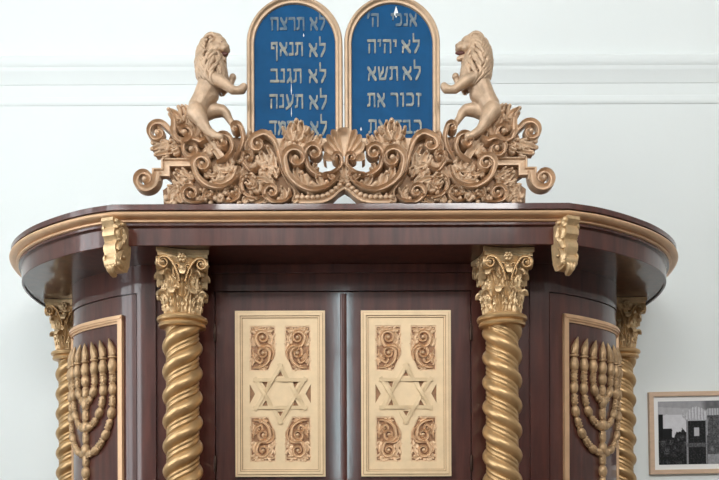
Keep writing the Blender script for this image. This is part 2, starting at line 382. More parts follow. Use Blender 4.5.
def scroll_path(tail, c, turns, dr, rin=0.3):
    T = catmull([(*p, 0) for p in tail], 8) if len(tail) > 1 else [Vector((*tail[0], 0))]
    l = T[-1]; r0 = math.hypot(l.x-c[0], l.y-c[1]); a0 = math.atan2(l.y-c[1], l.x-c[0]); n = int(26*turns)
    ns = len(T)
    for k in range(1, n+1):
        f = k/n; r = r0*(1-f+rin*f); a = a0 + dr*2*PI*turns*f; T.append(Vector((c[0]+r*math.cos(a), c[1]+r*math.sin(a), 0)))
    LT = [0.0]
    for a, b in zip(T, T[1:]): LT.append(LT[-1]+(b-a).length)
    return T, LT[ns-1]/LT[-1]
def put_scroll(mb, tail, c, turns, dr, w0, w1, w2, h, y0, conv, sc_, m=1, eye=None, back=0.004):
    T, ts = scroll_path(tail, c, turns, dr); P = [conv(p.x, p.y) for p in T]
    def w(t): return sc_*((w0 + (w1-w0)*min(1, (t/ts))**0.8) if t < ts else w1 + (w2-w1)*(t-ts)/max(1-ts, 1e-6))
    hs = h_scroll(h*sc_)
    band(mb, P, max(40, len(T)), w, hs, back, US, y0, m)
    r0 = math.hypot(T[-1].x-c[0], T[-1].y-c[1]); e = eye or (r0*0.75 + w2*0.35); q = conv(*c)
    mb.ball((q[0]*m, y0 - h*sc_*0.35, q[1]), (e*sc_, h*sc_*0.72, e*sc_), 7)
def put_leaf(mb, pts, W, h, y0, conv, sc_, m=1, lobes=4, back=0.004):
    """acanthus leaf: a ribbed blade whose curled lobes leave it on both sides and end in round tips"""
    P = [conv(p.x, p.y) for p in catmull([(*p, 0) for p in pts], 8)]
    P = resample([Vector((p[0], p[1], 0)) for p in P], 24); L = sum((b-a).length for a, b in zip(P, P[1:]))
    band(mb, P, 22, lambda t: sc_*W*0.52*(math.sin(PI*(0.15+0.72*t)))**0.6, (lambda t, u: h*sc_*(0.25 + 0.60*abs(u)**1.3 - 0.25*u**4)*(0.7 + 0.5*t)), back, UL, y0, m)
    nl = 2
    for sd in (1, -1):
        for k in range(nl):
            t = 0.05 + 0.47*k/(nl-1); q = int(t*23); T = (P[min(q+1, 23)] - P[max(q-1, 0)]).normalized(); N = Vector((-T.y, T.x, 0))*sd
            ln = sc_*W*(0.75 + 0.45*math.sin(PI*(0.15+0.7*t))); A = P[q]
            C = [A, A + T*ln*0.25 + N*ln*0.45, A + T*ln*0.62 + N*ln*0.80, A + T*ln*1.02 + N*ln*0.86]
            ww = sc_*max(1.2, W*0.40)
            band(mb, [(c.x, c.y) for c in catmull([tuple(c) for c in C], 6)], 12, lambda t_: ww*(0.75 + 0.45*math.sin(PI*(0.2+0.7*t_))), lambda t_, u: h*sc_*(0.30 + 0.50*t_)*(0.30 + 0.70*(1-u*u)), back, UL, y0 - 0.0006*(k % 2), m)
            e = C[-1]; mb.ball((e.x*m, y0 - h*sc_*0.36, e.y), (ww*1.0, h*sc_*0.46, ww*1.0), 6)
    e = P[-1]; mb.ball((e.x*m, y0 - h*sc_*0.55, e.y), (sc_*min(W*0.36, 2.3), h*sc_*0.42, sc_*min(W*0.36, 2.3)), 6)

def foliage(mx_, mz_):
    """S-scroll relief in a pentagon 27 px x 45 px, origin at its outer top corner"""
    mb = MB(); cv = lambda x, y: (x*S5*mx_, -y*S5*mz_)
    put_scroll(mb, [(4, 42), (11, 41), (18, 36), (20, 29)], (13.5, 27), 1.35, -1, 1.0, 1.9, 0.9, 3.0, 0, cv, S5)
    put_scroll(mb, [(22, 34), (24, 26), (19, 20), (10, 20), (6.5, 14)], (13, 11.5), 1.3, 1, 0.8, 1.9, 0.9, 3.0, 0, cv, S5)
    put_scroll(mb, [(3, 24), (5, 33), (10, 37)], (9, 33), 0.9, -1, 0.8, 1.4, 0.8, 2.8, 0, cv, S5)
    for pts, W in (([(20, 18), (22, 12), (19, 6)], 3), ([(8, 8), (5, 5), (3, 3)], 2.6), ([(14, 6), (19, 4), (24, 4)], 2.4), ([(5, 20), (3, 15), (4, 10)], 2.4),
                   ([(6, 28), (3, 33), (3, 39)], 2.4), ([(22, 26), (24, 20), (23, 14)], 2.2), ([(9, 41), (14, 42), (18, 41)], 2.0), ([(13, 4), (9, 3), (5, 3)], 2.0), ([(12, 20), (15, 24), (20, 24)], 2.0)):
        put_leaf(mb, pts, W, 2.4, 0, cv, S5, lobes=3)
    return mb
def door(sgn):
    xc = sgn*0.2665
    mb = MB(); a0, a1 = sorted((sgn*0.006, sgn*(DW-0.003)))
    mb.box(a0, a1, 2.938, 2.962, 0.305, DOORZ-0.003)
    d = mb.obj('door', M['wood'], ark, smooth=0)
    # nested frame mouldings
    def ring(o0, o1, yf):
        m = MB(); hw, hh = PW/2, PH/2
        def lp(o): return [(xc-hw+o, PZC-hh+o), (xc+hw-o, PZC-hh+o), (xc+hw-o, PZC+hh-o), (xc-hw+o, PZC+hh-o)]
        m.pierced([lp(o0), lp(o1)], yf, 2.938); return m
    f = wing_join([ring(0, 0.0085, 2.921), ring(0.0105, 0.0215, 2.915), ring(0.0236, 0.029, 2.920)])
    f.obj('panel_frame', M['pale'], d, smooth=0)
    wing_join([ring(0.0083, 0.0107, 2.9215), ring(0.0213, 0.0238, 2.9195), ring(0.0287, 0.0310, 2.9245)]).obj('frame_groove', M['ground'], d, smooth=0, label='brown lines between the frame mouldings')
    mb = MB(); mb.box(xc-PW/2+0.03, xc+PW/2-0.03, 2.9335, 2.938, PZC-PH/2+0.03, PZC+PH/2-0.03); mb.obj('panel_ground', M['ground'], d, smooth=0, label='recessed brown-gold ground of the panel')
    hw, hh = PW/2-0.03, PH/2-0.03
    k = S5
    pent = [(-30.5, 68), (-4.6, 68), (-4.6, 38.5), (-12, 22.8), (-30.5, 22.8)]
    holes = []
    for ax in (1, -1):
        for az in (1, -1): holes.append([(x*k*ax, z*k*az) for x, z in pent])
        holes.append([(x*k*ax, z*k) for x, z in ((-30.5, 9.5), (-25.2, 0), (-30.5, -9.5))])
    RS = 31*k
    for az in (1, -1): holes.append([(x*k, z*k*az) for x, z in ((-2.8, 17.6), (2.8, 17.6), (0, 22.6))])
    for ax in (1, -1):
        for az in (1, -1): holes.append([(x*k*ax, z*k*az) for x, z in ((14.3, 5.6), (18.6, 12.6), (12.6, 12.4))])
    mb = MB(); mb.pierced([[(-hw, -hh), (hw, -hh), (hw, hh), (-hw, hh)]] + holes, 2.926, 2.9335)
    mb.xform(lambda p: Vector((p.x+xc, p.y, p.z+PZC))); mb.obj('panel_field', M['pale'], d, smooth=0)
    mb = MB()
    for tri in (0, 1):
        V = [Vector((RS*math.cos(PI/2 + tri*PI/3 + 2*PI*i/3), 0, RS*math.sin(PI/2 + tri*PI/3 + 2*PI*i/3))) for i in range(3)]
        for i in range(3):
            a, b = V[i], V[(i+1) % 3]; t = (b-a).normalized(); n = t.cross(Vector((0, -1, 0))); ww = 1.75*k
            if n.dot(a+b) > 0: n = -n
            N = 24; fr_ = []
            for q in range(N+1):
                tt = q/N; hgt = 0.0036*(-math.cos(3*PI*tt))*math.sin(PI*tt)/0.87
                p = a.lerp(b, tt) + n*ww + Vector((xc, 2.9200-hgt, PZC)); fr_.append((p, n, Vector((0, -1, 0))))
            mb.strip(fr_, lambda t_: ww, lambda t_, u: 0.0, [-1, -0.3, 0.3, 1], 0.005)
    mb.obj('star_of_david', M['star'], d, smooth=20)
    for ax in (1, -1):
        for az in (1, -1):
            foliage(ax, az).obj('foliage_relief', M['relief'], d, (xc - ax*30.5*k, 2.9335, PZC + az*68*k))
            m = MB(); lo = [(x*k*ax, z*k*az) for x, z in pent]; cxp = sum(p[0] for p in lo)/5; czp = sum(p[1] for p in lo)/5
            m.pierced([lo, [(cxp+(x-cxp)*0.90, czp+(z-czp)*0.94) for x, z in lo]], 2.929, 2.9335)
            m.xform(lambda p: Vector((p.x+xc, p.y, p.z+PZC))).obj('relief_border', M['relief'], d, smooth=0)
    for z in (2.175, 1.62, 0.7):
        m = MB(); m.lathe([(0.005, z-0.035), (0.006, z-0.033), (0.006, z+0.033), (0.005, z+0.035)], 12, (sgn*(DW-0.001), 2.931)); m.obj('hinge', M['iron'], d)
    return d
dl = door(-1); dr = door(1)
mb = MB(); prof = [(0.016*math.cos(PI*i/10), 0.012*math.sin(PI*i/10)) for i in range(11)]
mb.slab([(x+0.002, 2.938 - y) for x, y in prof], 0.31, DOORZ-0.012); mb.box(-0.022, 0.026, 2.932, 2.938, 0.31, DOORZ-0.005); mb.obj('meeting_bead', M['wood'], dr, smooth=40)

# ------------------------------------------------------------------ twisted columns
def shaft_mesh(hand):
    pitch = 0.1005; rows = []; seg = 96; z = 0.17; dz = pitch/24; mb = MB()
    def rad(p):
        p %= 1.0
        if p < 0.60: return 0.0575 + 0.0225*math.sin(PI*p/0.60)**0.65
        q = (p-0.60)/0.40
        return 0.0575 + 0.0085*abs(math.sin(2*PI*q))**0.55
    while z < 2.172:
        rows.append([(rad(2*j/seg - hand*z/pitch)*math.cos(2*PI*j/seg), rad(2*j/seg - hand*z/pitch)*math.sin(2*PI*j/seg), z) for j in range(seg)]); z += dz
    mb.grid(rows, True, True); return mb.mesh('shaft', M['gold'], 60)
def capital_parts():
    bell = MB(); bell.lathe([(0.068, 0.03), (0.070, 0.10), (0.074, 0.17), (0.082, 0.215), (0.095, 0.25), (0.102, 0.266)], 40)
    ab = MB(); poly = []
    for q in range(4):
        for k in range(12):
            t = k/12*2-1; r = 0.104 - 0.014*math.cos(t*PI/2) if abs(t) < 0.98 else 0.104
            x, y = 0.117*t, -0.113 + 0.020*math.cos(t*PI/2)
            if abs(t) > 0.9: x, y = math.copysign(0.108, t), -0.113
            a = q*PI/2; poly.append((x*math.cos(a)-y*math.sin(a), x*math.sin(a)+y*math.cos(a)))
    ab.slab([(x*0.93, y*0.93) for x, y in poly], 0.264, 0.278); ab.slab([(x*0.98, y*0.98) for x, y in poly], 0.278, 0.297)
    collar = MB(); collar.lathe([(0.06, 0.0), (0.082, 0.0), (0.091, 0.003), (0.094, 0.010), (0.091, 0.017), (0.087, 0.019), (0.090, 0.022), (0.0985, 0.026), (0.101, 0.033), (0.098, 0.041), (0.090, 0.045), (0.084, 0.049), (0.066, 0.052)], 56)
    def leaf3(rz, W, lob):
        P = resample(catmull([(0, -r, z) for r, z in rz], 8), 26); fr_ = []; mb = MB()
        for i, p in enumerate(P):
            t = (P[min(i+1, 25)] - P[max(i-1, 0)]).normalized(); N = Vector((1, 0, 0)); fr_.append((p, N, t.cross(N)*-1))
        def hh(t, u): return 0.003 + 0.0035*math.cos(4*PI*u) - 0.012*u*u*(1-0.3*t) + (0.004 if abs(u) < 0.05 else 0)
        mb.strip(fr_, lambda t: W*(0.62+0.38*abs(math.sin(lob*PI*t)))*(1-0.55*max(0, t-0.45)/0.55), hh, UL, 0.010)
        # drop eyes between the lobes
        for sx in (-1, 1):
            for tt in (0.3, 0.52):
                p = P[int(tt*25)]; mb.ball((sx*W*0.5, p.y-0.006, p.z), (0.0042, 0.005, 0.008), 5)
        return mb
    low = leaf3([(0.072, 0.05), (0.078, 0.085), (0.084, 0.118), (0.093, 0.135), (0.103, 0.133), (0.104, 0.121)], 0.030, 3)
    upp = leaf3([(0.072, 0.11), (0.077, 0.155), (0.083, 0.188), (0.094, 0.209), (0.107, 0.208), (0.109, 0.194)], 0.031, 3)
    vol = MB(); cv = lambda x, y: (x*0.001, y*0.001)
    put_scroll(vol, [(12, 168), (20, 200), (38, 236), (58, 258), (76, 262)], (77, 239), 1.6, -1, 4, 6.0, 2.6, 10, -0.097, cv, 0.001, back=0.016)
    hel = MB(); put_scroll(hel, [(30, 190), (38, 212), (30, 236)], (22, 226), 1.1, 1, 3, 4.5, 2.0, 9, -0.090, cv, 0.001, back=0.012)
    ros = MB()
    for k in range(6):
        a = k*PI/3; ros.ball((0.013*math.cos(a), -0.102, 0.262 + 0.013*math.sin(a)), (0.009, 0.008, 0.009), 6)
    ros.ball((0, -0.108, 0.262), 0.008, 6)
    frt = MB(); frt.ball((0, -0.094, 0.222), (0.011, 0.010, 0.013), 7); put_leaf(frt, [(0, 240), (0, 215), (0, 175)], 11, 8, -0.086, cv, 0.001, back=0.012)
    mk = lambda b, n: b.mesh(n, M['capital'], 40)
    vm = MB(); vm.v = list(vol.v); vm.f = list(vol.f); vm.mirror(); hm = MB(); hm.v = list(hel.v); hm.f = list(hel.f); hm.mirror()
    return dict(bell=mk(bell, 'capital'), ab=mk(ab, 'abacus'), collar=collar.mesh('collar', M['gold'], 40), low=mk(low, 'acanthus_leaf'), upp=mk(upp, 'acanthus_leaf'), vol=mk(vol, 'volute'), volm=mk(vm, 'volute'),
                hel=mk(hel, 'helix'), helm=mk(hm, 'helix'), ros=mk(ros, 'rosette'), frt=mk(frt, 'bud'))
CP = capital_parts(); SH = {1: shaft_mesh(1), -1: shaft_mesh(-1)}
bs = MB(); bs.box(-0.112, 0.112, -0.112, 0.112, 0, 0.10); bs.lathe([(0.10, 0.10), (0.108, 0.105), (0.110, 0.12), (0.104, 0.135), (0.09, 0.14), (0.095, 0.15), (0.098, 0.16), (0.09, 0.172), (0.06, 0.175)], 40)
BS = bs.mesh('column_base', M['gold'], 35)
CAPZ = SOF + 0.006 - 0.297
def column(x, y, hand, label, turn):
    t = thing('twisted_column', label, 'column', (XC + x, y, 0), 'gilded twisted columns of the ark'); t['kind'] = 'thing'
    link('column_base', BS, t); s = link('shaft', SH[hand], t); s.location.z = 0
    link('collar', CP['collar'], t, (0, 0, CAPZ)); c = link('capital', CP['bell'], t, (0, 0, CAPZ)); c.scale = (0.93, 0.93, 1)
    link('abacus', CP['ab'], c, rz=turn)
    for k in range(8):
        link('acanthus_leaf', CP['low'], c, rz=turn + k*PI/4 + PI/8); link('acanthus_leaf', CP['upp'], c, rz=turn + k*PI/4)
    for k in range(4):
        for nm in ('vol', 'volm'): link('volute', CP[nm], c, rz=turn + k*PI/2)
        for nm in ('hel', 'helm'): link('helix', CP[nm], c, rz=turn + k*PI/2)
        link('rosette', CP['ros'], c, rz=turn + k*PI/2); link('bud', CP['frt'], c, rz=turn + k*PI/2)
    return t
column(-0.648, 2.80, 1, 'thick gilded twisted column standing left of the double doors', math.radians(14))
column(0.648, 2.80, -1, 'thick gilded twisted column standing right of the double doors', math.radians(4))
column(-1.408, 3.55, 1, 'gilded twisted column at the far left rear of the ark by the bare wall', 0)
column(1.408, 3.55, -1, 'gilded twisted column at the far right rear of the ark near the framed picture', 0)

# ------------------------------------------------------------------ the carved crest
S = 2.635/F; XK = -0.054
cconv = lambda x, y: ((x-345.5)*S, (205-y)*S)
lift = lambda p: Vector((p.x, p.y, max(p.z, 0.0006)))
crest = thing('carved_crest', 'openwork gilded crest of scrolls and acanthus around a central shell on the cornice', 'carving', (XK, 2.655, TOP))
# (tail, centre, turns, direction, w0, w1, w2, height, depth-layer)
SCROLLS = [
    ([(159, 172), (158, 179)], (146.5, 179), 1.25, 1, 4.0, 4.2, 2.6, 7.5, 3),
    ([(181, 147), (175, 134), (168, 126)], (159, 132), 1.15, -1, 1.2, 3.0, 2.0, 6, 4),
    ([(171, 110), (175.5, 117), (176.5, 128)], (186.5, 133), 1.1, -1, 1.5, 3.4, 2.0, 7, 6),
    ([(209, 140), (202, 143)], (194, 150.5), 1.2, -1, 1.0, 2.6, 1.8, 6, 9),
    ([(241, 168), (237, 181), (225, 188.5), (211, 187), (200, 178), (195.8, 166)], (204.5, 165.5), 1.15, 1, 1.0, 3.4, 2.2, 7, 9),
    ([(219, 165), (230, 158), (234.5, 149), (232.5, 140)], (225, 143.5), 1.15, -1, 1.0, 2.7, 1.8, 7, 9),
    ([(236, 162), (242.5, 150), (245, 139), (243.2, 129)], (238, 129.5), 1.0, -1, 1.0, 2.7, 1.9, 7, 7),
    ([(301, 197), (291, 184), (284, 170), (280.5, 155), (275.5, 141), (266.5, 134.5), (258, 137)], (259.5, 145), 1.0, -1, 1.4, 3.4, 2.0, 7, 6),
    ([(341, 176), (336, 184), (326, 190.5), (313, 192.5), (300, 187), (290, 177), (286.5, 165)], (297.5, 161), 1.15, 1, 1.2, 3.7, 2.2, 8, 10),
    ([(341, 174), (330, 177.5), (319, 175.5), (310.5, 169), (307.5, 159)], (315.5, 154), 1.15, 1, 1.0, 3.0, 2.0, 7, 7),
    ([(325, 176.5), (334, 175), (342.5, 168), (343, 160)], (338, 160.5), 0.9, -1, 1.0, 2.2, 1.6, 6, 11),
    ([(294, 197), (285, 203), (274, 203), (266.5, 197)], (273, 193), 1.1, 1, 1.0, 2.6, 1.8, 6, 8),
    ([(268, 196), (258, 199), (247, 195), (242.5, 186)], (252, 185), 1.0, 1, 0.9, 2.4, 1.6, 6, 6),
    ([(207, 202), (198, 204), (187, 201), (184.5, 194)], (192.5, 194), 1.1, 1, 0.9, 2.3, 1.6, 6, 7),
    ([(262, 168), (252, 171), (246, 164)], (250, 158), 0.9, 1, 0.8, 2.2, 1.5, 6, 5),
    ([(224, 201), (232, 203), (239, 199)], (234, 193), 1.0, -1, 0.8, 2.0, 1.5, 6, 6),
    ([(214, 200), (206, 196), (209, 189)], (214, 193), 0.9, 1, 0.8, 1.8, 1.3, 5, 6),
]
LEAVES = [
    ([(170, 142), (161, 145), (153, 148)], 5.5, 5, 3), ([(181, 149), (169, 152), (157, 155)], 4.5, 6, 5), ([(190, 143), (178, 145), (170, 150)], 5, 6, 6),
    ([(185, 124), (179, 114), (170, 109)], 5.5, 6, 3), ([(189, 124), (191, 113), (184, 106)], 5, 6, 4), ([(197, 135), (197, 124), (190, 118)], 5, 6, 4), ([(176, 132), (178, 122), (186, 121)], 4, 6, 5),
    ([(211, 143), (221, 155), (227, 168), (221, 177)], 7.5, 6, 6), ([(237, 166), (232, 177), (224, 183), (213, 184)], 6, 6, 8), ([(217, 152), (209, 143), (203, 130)], 7, 6, 3),
    ([(240, 178), (248, 166), (251, 150)], 7, 5, 3), ([(250, 160), (249, 145), (257, 136), (272, 133)], 5.5, 7, 4), ([(268, 178), (267, 163), (262, 152)], 7, 6, 4), ([(276, 176), (275, 160), (269, 147)], 5, 6, 4),
    ([(261, 192), (256, 185), (248, 178)], 5, 6, 7), ([(275, 185), (265, 180), (257, 179)], 4.5, 6, 7),
    ([(296, 154), (299, 140), (298, 121)], 8, 7, 4), ([(290, 157), (283, 149), (287, 137)], 6, 6, 3), ([(304, 152), (309, 141), (314, 133)], 6, 7, 3), ([(299, 142), (304, 132), (303, 125)], 5, 9, 8), ([(294, 142), (291, 132), (293, 126)], 5, 9, 7),
    ([(312, 151), (319, 143), (322, 136)], 5, 6, 3), ([(319, 192), (308, 187), (303, 174)], 6, 7, 7), ([(331, 190), (322, 184), (318, 177)], 5.5, 7, 6), ([(303, 184), (297, 175), (297, 166)], 4.5, 6, 7),
    ([(170, 203), (172, 194), (180, 187)], 5, 6, 5), ([(183, 202), (180, 194), (183, 188)], 4, 6, 5), ([(192, 187), (184, 181), (176, 173)], 5.5, 6, 3), ([(195, 178), (187, 174), (178, 170)], 4, 6, 4), ([(190, 190), (180, 189), (170, 186)], 4, 6, 5),
    ([(203, 203), (206, 196), (213, 192)], 4, 6, 6), ([(222, 202), (221, 195), (226, 189)], 4, 6, 6), ([(231, 200), (237, 193), (245, 191)], 4, 6, 5), ([(244, 203), (250, 199), (258, 200)], 3.5, 6, 7), ([(256, 204), (264, 201), (268, 195)], 3.5, 6, 6), ([(284, 202), (287, 195), (283, 188)], 4, 6, 7), ([(294, 203), (299, 199), (296, 193)], 3.5, 6, 9),
    ([(206, 172), (214, 176), (222, 174)], 4, 5, 7), ([(262, 165), (272, 168), (278, 178)], 4, 5, 6), ([(196, 158), (206, 154), (214, 150)], 4.5, 5, 5), ([(228, 163), (236, 160), (240, 152)], 4, 6, 5),
    ([(311, 172), (315, 169), (318, 165)], 3, 5, 6), ([(216, 166), (224, 172), (233, 172)], 4.5, 6, 8),
]
BALLS = [(313, 184, 3.2), (308, 187, 2.6), (316, 188, 2.8), (222, 196, 3.2), (228, 193, 3), (217, 198, 3.2), (240, 203, 2.6), (247, 202, 2.6), (212, 203, 2.6), (176, 203, 2.8), (168, 198, 3), (199, 199, 2.6),
         (262, 187, 2.6), (284, 192, 2.6), (233, 186, 2.8), (238, 190, 2.6), (244, 180, 2.6), (176, 195, 2.6), (187, 180, 2.4), (230, 199, 2.4), (252, 192, 2.2), (280, 199, 2.4), (202, 190, 2.2), (242, 161, 2.5), (253, 174, 2.4)]
outline = [(345.5, 189), (339, 193), (333, 199), (320, 204.8), (164, 204.8), (163, 188), (174, 180), (163, 172), (164, 158), (158, 152), (166, 145), (171, 132), (177, 116), (188, 112), (197, 120), (204, 136), (216, 146), (226, 137), (236, 135), (244, 136), (249, 142),
           (259, 136), (270, 137), (279, 150), (283, 163), (287, 158), (291, 146), (300, 136), (307, 150), (306, 163), (312, 174), (322, 178), (335, 176), (345.5, 172)]
left = [cconv(*p) for p in outline]
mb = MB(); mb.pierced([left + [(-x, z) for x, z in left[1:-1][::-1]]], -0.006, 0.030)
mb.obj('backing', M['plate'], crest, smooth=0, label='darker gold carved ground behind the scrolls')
for m in (1, -1):
    for tail, c, tn, d_, w0, w1, w2, h, ly in SCROLLS:
        mb = MB(); put_scroll(mb, tail, c, tn, d_, w0, w1, w2, h, -ly*0.0028, cconv, S, m, back=ly*0.0028 + 0.004); mb.xform(lift).obj('scroll', M['crest'], crest, smooth=50)
    for i, (pts, W, h, ly) in enumerate(LEAVES):
        mb = MB(); put_leaf(mb, pts, W, h, -ly*0.0028, cconv, S, m, lobes=4 if W > 6 else 3, back=ly*0.0028 + 0.004); mb.xform(lift).obj('acanthus_leaf', M['crest'], crest, smooth=50)
    for x, y, r in BALLS:
        mb = MB(); q = cconv(x, y); mb.ball((q[0]*m, -0.022, q[1]), (r*S, r*S*1.1, r*S), 7); mb.xform(lift).obj('berry', M['crest'], crest)
    # stepped moulding running into the end volute
    P = [(200, 161.5), (166.5, 161.5), (166.5, 171.3), (157.3, 171.3), (157.3, 181)]
    def mitre(w):
        out = []
        for i, p in enumerate(P):
            d1 = Vector(P[i]) - Vector(P[i-1]) if i else Vector(P[1]) - Vector(P[0]); d2 = Vector(P[i+1]) - Vector(P[i]) if i < len(P)-1 else d1
            d1.normalize(); d2.normalize(); n1 = Vector((-d1.y, d1.x)); n2 = Vector((-d2.y, d2.x)); n = n1+n2; n /= n.dot(n1)
            q = Vector(p) + n*w; out.append(cconv(q.x, q.y))
        return out
    cross = [(-5.0, 0.0), (-5.0, 0.030), (-3.4, 0.030), (-3.2, 0.022), (1.6, 0.018), (2.2, 0.026), (3.2, 0.027), (3.6, 0.018), (4.6, 0.016), (5.0, 0.0)]
    ms = [mitre(w) for w, _ in cross]; mb = MB()
    mb.grid([[(ms[k][i][0]*m, -cross[k][1], ms[k][i][1]) for k in range(len(cross))] for i in range(len(P))], True, True)
    mb.obj('stepped_moulding', M['crest'], crest, smooth=0)
    # beaded rim arching below the shell
    path = [(345.5, 188.5), (340, 191.5), (334, 197), (326, 201.5), (314, 203), (299, 203)]
    mb = MB(); band(mb, [cconv(p.x, p.y) for p in catmull([(*p, 0) for p in path], 8)], 40, lambda t: 2.6*S, h_scroll(3*S), 0.03, US, -0.026, m); mb.xform(lift).obj('arched_rim', M['crest'], crest)
    bp = resample(catmull([(x, y-4.2, 0) for x, y in path], 8), 11)
    for p in bp[1:]:
        q = cconv(p.x, p.y); mb = MB(); mb.ball((q[0]*m, -0.036, q[1]), (2.9*S, 2.6*S, 2.4*S), 7); mb.xform(lift).obj('bead', M['crest'], crest)
# central shell: nine fluted lobes with a raised rim
mb = MB(); rows = []; NL = 9; A0, A1 = math.radians(-16), math.radians(196); na = NL*10
for ir in range(13):
    f = 0.12 + 0.88*ir/12; row = []
    for ia in range(na+1):
        a = A0 + (A1-A0)*ia/na; lob = abs(math.sin(NL*PI*ia/na))
        edge = (0.86 + 0.14*lob**0.7); rx, rz = 21.0*S, 28.5*S
        rr = f*edge
        y = -0.020 - 0.024*f**2 + 0.014*(lob**0.9)*f*(1 if f < 0.86 else max(0, (1-f)/0.14)) - 0.006*math.exp(-((f-0.97)/0.06)**2)
        ca_, sa_ = math.cos(a), math.sin(a); zz = (abs(sa_)**0.85*rz if sa_ > 0 else -abs(sa_)*rx*0.9)*rr; xx = math.copysign(abs(ca_)**0.62, ca_)*rx*rr
        row.append((xx, y - 0.004, zz + 45*S))
    rows.append(row)
back = [[(x, 0.008, z) for x, y, z in rows[-1]]]
mb.grid(rows + back); mb.obj('shell', M['crest'], crest, smooth=60)
mb = MB(); put_leaf(mb, [(345.5, 185), (345.5, 178), (345.5, 166)], 5, 6, -0.026, cconv, S, 1, lobes=2, back=0.03); mb.obj('shell_base', M['crest'], crest, smooth=50)
mb = MB()
for m in (1, -1): put_leaf(mb, [(345.5, 181), (337, 181.5), (330, 178)], 3.6, 6, -0.03, cconv, S, m, lobes=2, back=0.03)
mb.obj('shell_collar', M['crest'], crest, smooth=50)

# ------------------------------------------------------------------ tablets with Hebrew lines
G = {'א': (1, [[(0.05,1),(0.95,0)], [(0.88,1),(0.86,0.72),(0.6,0.5)], [(0.12,0),(0.14,0.36),(0.4,0.6)]]), 'ל': (0.8, [[(0.1,1.6),(0.12,1.0),(0.88,1.0),(0.84,0.62),(0.35,0)]]),
     'ת': (1, [[(0.05,1),(0.85,1),(0.88,0)], [(0.25,1),(0.22,0.12),(0.02,0.05)]]), 'ר': (0.85, [[(0.05,1),(0.75,1),(0.88,0.85),(0.88,0)]]), 'צ': (0.95, [[(0.1,1),(0.85,0.06),(0.05,0.06)], [(0.9,1),(0.85,0.72),(0.55,0.5)]]),
     'ח': (1, [[(0.02,1),(0.9,1),(0.9,0)], [(0.15,1),(0.15,0)]]), 'נ': (0.6, [[(0.25,1),(0.75,1),(0.78,0.06),(0.08,0.06)]]), 'ף': (0.95, [[(0.42,0.6),(0.15,0.6),(0.15,1),(0.85,1),(0.86,-0.42)]]),
     'ג': (0.65, [[(0.2,1),(0.65,1),(0.7,0.35),(0.9,0)], [(0.68,0.35),(0.1,0)]]), 'ב': (1, [[(0.08,1),(0.76,1),(0.8,0.06)], [(0.0,0.06),(1,0.06)]]), 'ע': (0.95, [[(0.1,1),(0.2,0.7),(0.42,0.2)], [(0.9,1),(0.84,0.5),(0.5,0.15),(0.05,-0.1)]]),
     'ה': (1, [[(0.05,1),(0.9,1),(0.9,0)], [(0.2,0.62),(0.18,0)]]), 'מ': (1.05, [[(0.08,1),(0.3,0.6),(0.05,0)], [(0.3,0.75),(0.55,1),(0.88,0.88),(0.92,0.06),(0.5,0.06)]]), 'ד': (0.9, [[(0,1),(1,1)], [(0.8,1),(0.8,0)]]),
     'י': (0.42, [[(0.15,1),(0.75,1),(0.68,0.58)]]), 'ש': (1.15, [[(0.05,1),(0.2,0.06),(0.7,0.06),(0.95,1)], [(0.5,1),(0.5,0.72),(0.2,0.3)]]), 'ז': (0.5, [[(0.05,1),(0.95,0.95)], [(0.5,1),(0.45,0)]]),
     'כ': (0.95, [[(0.1,1),(0.68,1),(0.85,0.78),(0.85,0.28),(0.68,0.06),(0.1,0.06)]]), 'ו': (0.42, [[(0.15,1),(0.75,1),(0.75,0)]]), "'": (0.35, [[(0.7,1.08),(0.35,0.75)]])}
def hull(pts):
    pts = sorted(set(pts)); lo = []; up = []
    for seq, out in ((pts, lo), (pts[::-1], up)):
        for p in seq:
            while len(out) > 1 and (out[-1][0]-out[-2][0])*(p[1]-out[-2][1]) - (out[-1][1]-out[-2][1])*(p[0]-out[-2][0]) <= 0: out.pop()
            out.append(p)
    return lo[:-1] + up[:-1]
ST = 2.705/F; RAISE = 0.255
def write(mb, word, xl, xr, ybase, hgt, conv, y0, flip=True):
    tot = sum(G[c][0] for c in word) + 0.24*(len(word)-1); sx = (xr-xl)/tot; x = xr; k = 0
    for c in word:
        w, strokes = G[c]; x -= w*sx
        for st in strokes:
            for a, b in zip(st, st[1:]):
                pts = []
                for q in (a, b):
                    px, py = x + q[0]*w*sx, ybase - q[1]*hgt
                    for dx, dy in ((-0.75, -1.05), (0.75, -1.35), (0.75, 1.05), (-0.75, 1.35)):
                        u = conv(px+dx, py+dy); pts.append((round(u[0], 6), round(u[1], 6)))
                mb.prism(hull(pts), y0 - 0.0022 - 0.00006*k, y0 + 0.001); k += 1
        x -= 0.24*sx
